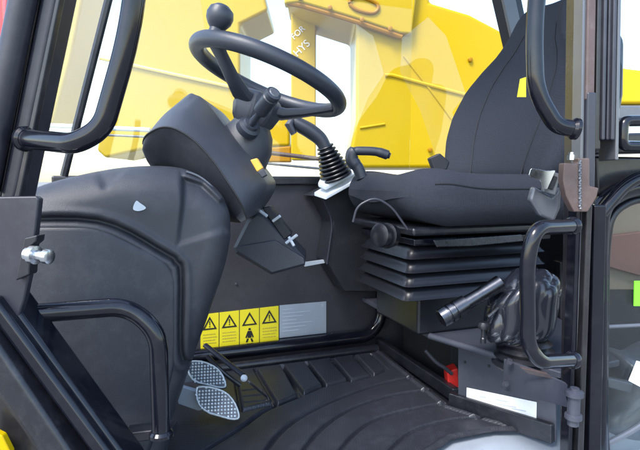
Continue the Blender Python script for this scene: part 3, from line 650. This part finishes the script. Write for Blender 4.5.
MB().prism(L2([(447, 372), (458, 368), (460, 394), (449, 393)], lambda x, y: P(x, y, 1.27)), Vector((0, .04, 0))).build('connector_body', M['red'], rd, bevel=.004)
MB().tube(smooth([P(x, y, 1.27) for x, y in [(425, 350), (436, 362), (445, 368), (452, 374)]], 5), .005, 10).build('cable', M['slate'], rd)
# ------------------------------------------------------------------ booted lever
bl = thing('booted_lever', P(520, 362, 1.02), 'lever with knurled steel handle and glossy black rubber boot below the seat', 'lever')
ha = P(440, 319, .98); hb_ = P(492, 288, 1.0); hd = hb_ - ha; hl = hd.length
MB().lathe(ha, hd, [(0, .014), (.002, .0185), (.018, .0195), (.0185, .016), (.022, .016), (.0225, .019), (.032, .019), (.0325, .016), (.036, .016), (.0365, .019), (.062, .018), (.0625, .0145), (hl * .75, .014), (hl + .02, .017)], 24).build('handle', M['steel'], bl)
def bootmap(x, y, z):
    r = .95 + .08 * abs(math.sin(z * 28 + x * 46 + .8 * math.sin(y * 60 + z * 30))) ** .7 + .06 * abs(math.sin(x * 85 + 1.3 - z * 22 + math.sin(z * 50))) ** .7
    k = max(0, -x - .02)
    return P(521, 308, 1.03) + Vector((x * r + z * .15, y * r, z * r * (1 - 6 * k) - k * .4))
MB().rbox((.07, .05, .078), .05, bootmap, 40).build('boot', M['boot'], bl, angle=80)
prof = []
for k in range(9): prof.append((.008 * k, .062 - .002 * k + (.006 if k % 2 else -.003)))
MB().lathe(P(524, 367, 1.03), ZD, prof, 28).build('boot_ring', M['rubber'], bl, angle=80)
MB().tube([P(488, 317, .99), P(498, 308, 1.0)], .003, 8).build('link_pin', M['chrome'], bl)
MB().lathe(P(483, 343, 1.0), ZD, [(0, .006), (.01, .006), (.012, .0045), (.03, .0045), (.031, .011), (.038, .012), (.044, .009)], 18).build('small_plunger', M['satin'], bl)
# ------------------------------------------------------------------ door hinge
hg = thing('door_hinge', P(577, 420, .8), 'grey steel hinge arm reaching from the plinth to the pin on the rear pillar', 'hinge')
MB().prism([P(x, y, Y) for x, y, Y in [(505, 360, .98), (545, 374, .88), (580, 390, .79), (580, 412, .79), (545, 400, .88), (503, 391, .98)]], Vector((.002, .012, 0))).build('hinge_arm', M['plate'], hg, bevel=.002)
MB().lathe(P(573, 425, .775), ZD, [(0, .0085), (.01, .0085), (.011, .013), (.018, .013), (.019, .0095), (.048, .0095), (.049, .014), (.056, .014), (.058, .007), (.062, .007)], 20).build('hinge_pin', M['plate'], hg)
MB().prism([P(x, y, Y) for x, y, Y in [(521, 368, .9), (548, 374, .86), (553, 379, .86), (528, 374, .9)]], Vector((0, .01, 0))).build('wear_strip', M['primer'], hg, bevel=.001)
for x, y in ((509, 361), (505, 383)):
    MB().lathe(P(x, y, .955), Vector((-.1, -1, 0)), [(0, .0065), (.006, .0065), (.006, .004), (.01, .004)], 6).build('bolt', M['slate'], hg)
# ------------------------------------------------------------------ open rear door with window
dr = thing('open_door', P(625, 450, .95), 'black door with rounded tinted window folded back behind the rear pillar', 'door')
def PD(x, y, o=0): return P(x, y, .93 + (x - 600) * .0006 + o)
outer = L2([(598, 135), (700, 132), (705, 500), (596, 500)], PD)
inn = fillet(L2([(612, 500), (604, 430), (606, 250), (611, 214), (632, 200), (705, 196)], PD), .06, 8)
rim = MB()
outerpath = [PD(590, 500), PD(592, 250), PD(594, 180), PD(700, 176)]
fr = [PD(597, 505), PD(597, 250), PD(599, 205), PD(625, 188), PD(705, 184)]
MB().tube(fillet(fr, .06, 10), .019, 18).build('door_frame', M['gloss'], dr)
MB().tube(inn, .007, 12).build('window_seal', M['rubber'], dr)
MB().prism(L2([(600, 500), (598, 240), (606, 205), (628, 192), (705, 188), (705, 500)], lambda x, y: PD(x, y, .01)), Vector((0, .005, 0))).build('window_pane', M['doorglass'], dr, smooth=False)
MB().prism(L2([(595, 134), (705, 130), (705, 152), (595, 154)], lambda x, y: PD(x, y, -.02)), Vector((0, .05, 0))).build('upper_rail', M['brown'], dr, bevel=.006)
MB().prism(L2([(595, 156), (705, 158), (705, 186), (598, 196)], lambda x, y: PD(x, y, .0)), Vector((0, .04, 0))).build('door_panel', M['brown'], dr, bevel=.006)
MB().tube(fillet(L2([(705, 170), (630, 178), (600, 214)], lambda x, y: PD(x, y, -.04)), .05, 8), .012, 18).build('frame_tube', M['gloss'], dr)
MB().tube(fillet(L2([(705, 119), (623, 121), (622, 146), (705, 148)], lambda x, y: PD(x, y, -.1)), .012, 6), .009, 14).build('door_handle', M['gloss'], dr)
MB().tube(L2([(604, 327), (705, 322)], lambda x, y: PD(x, y, .012)), .004, 10).build('window_bar', M['hose'], dr)
MB().tube(fillet(L2([(606, 444), (630, 432), (705, 380)], lambda x, y: PD(x, y, .012)), .06), .006, 10).build('window_bar', M['hose'], dr)
MB().prism(L2([(634.5, 281), (650, 281), (650, 306), (634, 306)], lambda x, y: PD(x, y, .004)), Vector((0, .002, 0))).build('green_decal', M['green'], dr, smooth=False)
MB().prism(L2([(637, 361), (655, 366), (650, 392), (629, 381)], lambda x, y: PD(x, y, .004)), Vector((0, .002, 0))).build('white_decal', M['white'], dr, smooth=False)
# what stands behind the door window
eng = thing('moulded_cover', P(640, 430, 1.2), 'pale grey moulded cover seen through the lower door window', 'cover')
def em(x, y, z): return P(648, 400, 1.12) + Vector((x * (1 - z * 1.5) + .02 * math.sin(z * 40), y, z + .012 * math.sin(x * 50)))
MB().rbox((.1, .08, .12), .06, em, 14).build('moulding', M['hose'], eng, angle=80)
MB().prism(L2([(607, 378), (634, 384), (632, 394), (609, 388)], lambda x, y: P(x, y, 1.0)), Vector((0, .02, 0))).build('clip', M['hose'], eng, bevel=.004)
cr = thing('tan_reflection', P(640, 260, 1.6), 'tan and reddish brown board added behind the upper door window as its reflection', 'board')  # coloured boards added in place of brown reflections in the door glass
MB().prism(L2([(590, 190), (700, 180), (700, 290), (590, 290)], lambda x, y: P(x, y, 1.25)), Vector((0, .03, 0))).build('board', M['tan'], cr, bevel=.003)  # added board, stands in for the reflection in the door glass
MB().prism(L2([(590, 238), (640, 232), (700, 225), (700, 285), (640, 276), (590, 262)], lambda x, y: P(x, y, 1.23)), Vector((0, .015, 0))).build('lower_strip', M['redreflect'], cr, bevel=.003)
bx = thing('engine_bay_panel', P(640, 460, 1.7), 'dark panel closing the space behind the door window', 'panel')
MB().prism(L2([(560, 262), (780, 262), (780, 520), (560, 520)], lambda x, y: P(x, y, 1.35)), Vector((0, .04, 0))).build('panel', M['satin'], bx, bevel=.004)
# ------------------------------------------------------------------ yellow boom and machine outside
bm_ = thing('excavator_boom', P(420, 182, 3.0), 'big yellow box-section boom filling the far window', 'boom')
YB = 2.6
def PB(x, y, o=0): return P(x, y, YB + o)
MB().prism(L2([(356, 20), (300, 2), (284, -10), (284, -90), (420, -60), (430, 2), (470, 14), (500, 30), (520, 60), (530, 172), (452, 168), (345, 168), (350, 150), (356, 120)], PB), Vector((0, .5, 0))).build('boom_plate', M['yellow'], bm_, bevel=.02)
MB().tube(fillet(L2([(288, 3), (300, 5), (352, 20), (402, 37)], lambda x, y: PB(x, y, -.03)), .1), .014, 10).build('flange_shadow', M['yellow2'], bm_)  # darker ochre tube paints in the shadow line below the upper plate
MB().prism(L2([(286, -30), (420, -30), (412, 34), (400, 33), (352, 17), (300, 2), (284, 4)], lambda x, y: PB(x, y, -.05)), Vector((0, .07, 0))).build('top_flange', M['yellow'], bm_, bevel=.012)
MB().tube(fillet(L2([(385, 75), (392, 75), (466, 95), (520, 108)], lambda x, y: PB(x, y, -.004)), .1), .009, 8).build('weld_seam', M['paleyellow'], bm_)
MB().tube(fillet(L2([(404, 56), (432, 92), (456, 125)], lambda x, y: PB(x, y, -.002)), .1), .006, 8).build('weld_seam', M['yellow'], bm_)
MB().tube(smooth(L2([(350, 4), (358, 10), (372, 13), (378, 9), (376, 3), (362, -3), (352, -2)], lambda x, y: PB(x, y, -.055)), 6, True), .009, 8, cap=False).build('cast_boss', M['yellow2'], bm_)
MB().tube(L2([(360, 128), (385, 124)], lambda x, y: PB(x, y, -.002)), .007, 8).build('bracket', M['yellow'], bm_)
for x, y in ((300, -2), (330, 8), (362, 20), (390, 29), (352, 150), (430, 150), (490, 150), (470, 60)):
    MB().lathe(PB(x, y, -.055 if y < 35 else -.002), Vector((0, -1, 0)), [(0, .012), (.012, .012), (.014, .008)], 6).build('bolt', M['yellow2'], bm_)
ps = thing('support_post', P(303, 168, 2.9), 'upright yellow post between the two white gaps in the far window', 'post')
MB().prism(L2([(291, 4), (316, 10), (316, 160), (291, 160)], lambda x, y: P(x, y, 2.9)), Vector((0, .12, 0))).build('post', M['yellow'], ps, bevel=.01)
def letters(word, px, py, hpx, ang):
    cu = bpy.data.curves.new('lettering', 'FONT'); cu.body = word; cu.size = hpx / F * 2.9; cu.extrude = .0005; cu.materials.append(M['white'])
    tmp = bpy.data.objects.new('tmp', cu); me = bpy.data.meshes.new_from_object(tmp); bpy.data.objects.remove(tmp); o = bpy.data.objects.new('lettering', me); COL.objects.link(o); o.parent = ps; o.location = P(px, py, 2.896) - ps.location
    o.rotation_euler = (math.radians(90), math.radians(-ang), 0)
letters('FOR', 294, 40, 8, 42); letters('HYS', 297, 57, 10, 42)
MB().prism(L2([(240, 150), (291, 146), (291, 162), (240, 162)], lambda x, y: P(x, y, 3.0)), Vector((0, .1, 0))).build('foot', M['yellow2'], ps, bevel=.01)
ar = thing('boom_arm', P(150, 175, 3.2), 'tall yellow steel arm behind the front window and its painted glare', 'arm')
MB().prism(L2([(96, 150), (150, -60), (250, -60), (268, 10), (240, 24), (240, 104), (290, 112), (290, 146), (140, 150), (105, 158)], lambda x, y: P(x, y, 3.2)), Vector((0, .5, 0))).build('arm_plate', M['yellow'], ar, bevel=.02)
MB().tube(L2([(100, 58), (236, 88)], lambda x, y: P(x, y, 3.19)), .012, 8).build('weld_seam', M['palepaint'], ar)
MB().prism(L2([(30, 120), (62, -40), (90, -40), (70, 60), (52, 125)], lambda x, y: P(x, y, 3.3)), Vector((0, .3, 0))).build('arm_plate', M['yellow'], ar, bevel=.02)
rs = thing('red_post', P(2, 175, 2.0), 'red post glimpsed outside past the slanted front pillar at the top left corner', 'post')
MB().prism(L2([(-22, -30), (9, -30), (2, 60), (-22, 175)], lambda x, y: P(x, y, 2.0)), Vector((0, .06, 0))).build('post', M['redpaint'], rs, bevel=.005)
rlg = thing('deck_railing', P(200, 175, 2.3), 'pale blue and brown deck rails low in the far window', 'railing')
MB().tube(L2([(20, 124), (150, 130)], lambda x, y: P(x, y, 2.35)), .011, 12).build('rail', M['trim'], rlg)
MB().tube(L2([(20, 131), (150, 137)], lambda x, y: P(x, y, 2.35)), .006, 12).build('rail', M['hose'], rlg)
MB().tube(L2([(230, 148), (345, 162)], lambda x, y: P(x, y, 2.3)), .010, 12).build('rail', M['primer'], rlg)
MB().tube(L2([(230, 160), (345, 171)], lambda x, y: P(x, y, 2.3)), .006, 12).build('rail', M['hose'], rlg)
ym = thing('yellow_counterweight', P(630, 112, 4), 'yellow machine body glimpsed behind the rear pillar at upper right', 'machine body')
MB().prism(L2([(600, 62), (628, 68), (700, 76), (700, 104), (600, 104)], lambda x, y: P(x, y, 4)), Vector((0, .5, 0))).build('body', M['paleyellow'], ym, bevel=.03)
MB().prism(L2([(600, 105), (700, 105), (700, 120), (600, 120)], lambda x, y: P(x, y, 3.9)), Vector((0, .5, 0))).build('base_strip', M['hose'], ym, bevel=.02)
# ------------------------------------------------------------------ light
w = bpy.data.worlds.new('World'); S.world = w; w.use_nodes = True; nt = w.node_tree
sky = nt.nodes.new('ShaderNodeTexSky'); sky.sky_type = 'NISHITA'; sky.sun_disc = False
EL, AZ = math.radians(52), math.radians(215)   # azimuth measured from +Y towards +X
sky.sun_elevation = EL; sky.sun_rotation = AZ; sky.air_density = 1.2; sky.dust_density = 1.5
nt.links.new(sky.outputs[0], nt.nodes['Background'].inputs['Color']); nt.nodes['Background'].inputs['Strength'].default_value = .15
sl = bpy.data.lights.new('sun', 'SUN'); sl.energy = 1.3; sl.angle = math.radians(18); sl.color = (1, .97, .93)
so = bpy.data.objects.new('sun', sl); COL.objects.link(so)
sd_ = Vector((math.sin(AZ) * math.cos(EL), math.cos(AZ) * math.cos(EL), math.sin(EL)))
so.rotation_euler = (-sd_).to_track_quat('-Z', 'Y').to_euler(); so.location = (0, -3, 6)
S.view_settings.view_transform = 'Standard'; S.view_settings.look = 'None'; S.view_settings.exposure = 1.85; S.view_settings.gamma = 1
S.cycles.use_denoising = True
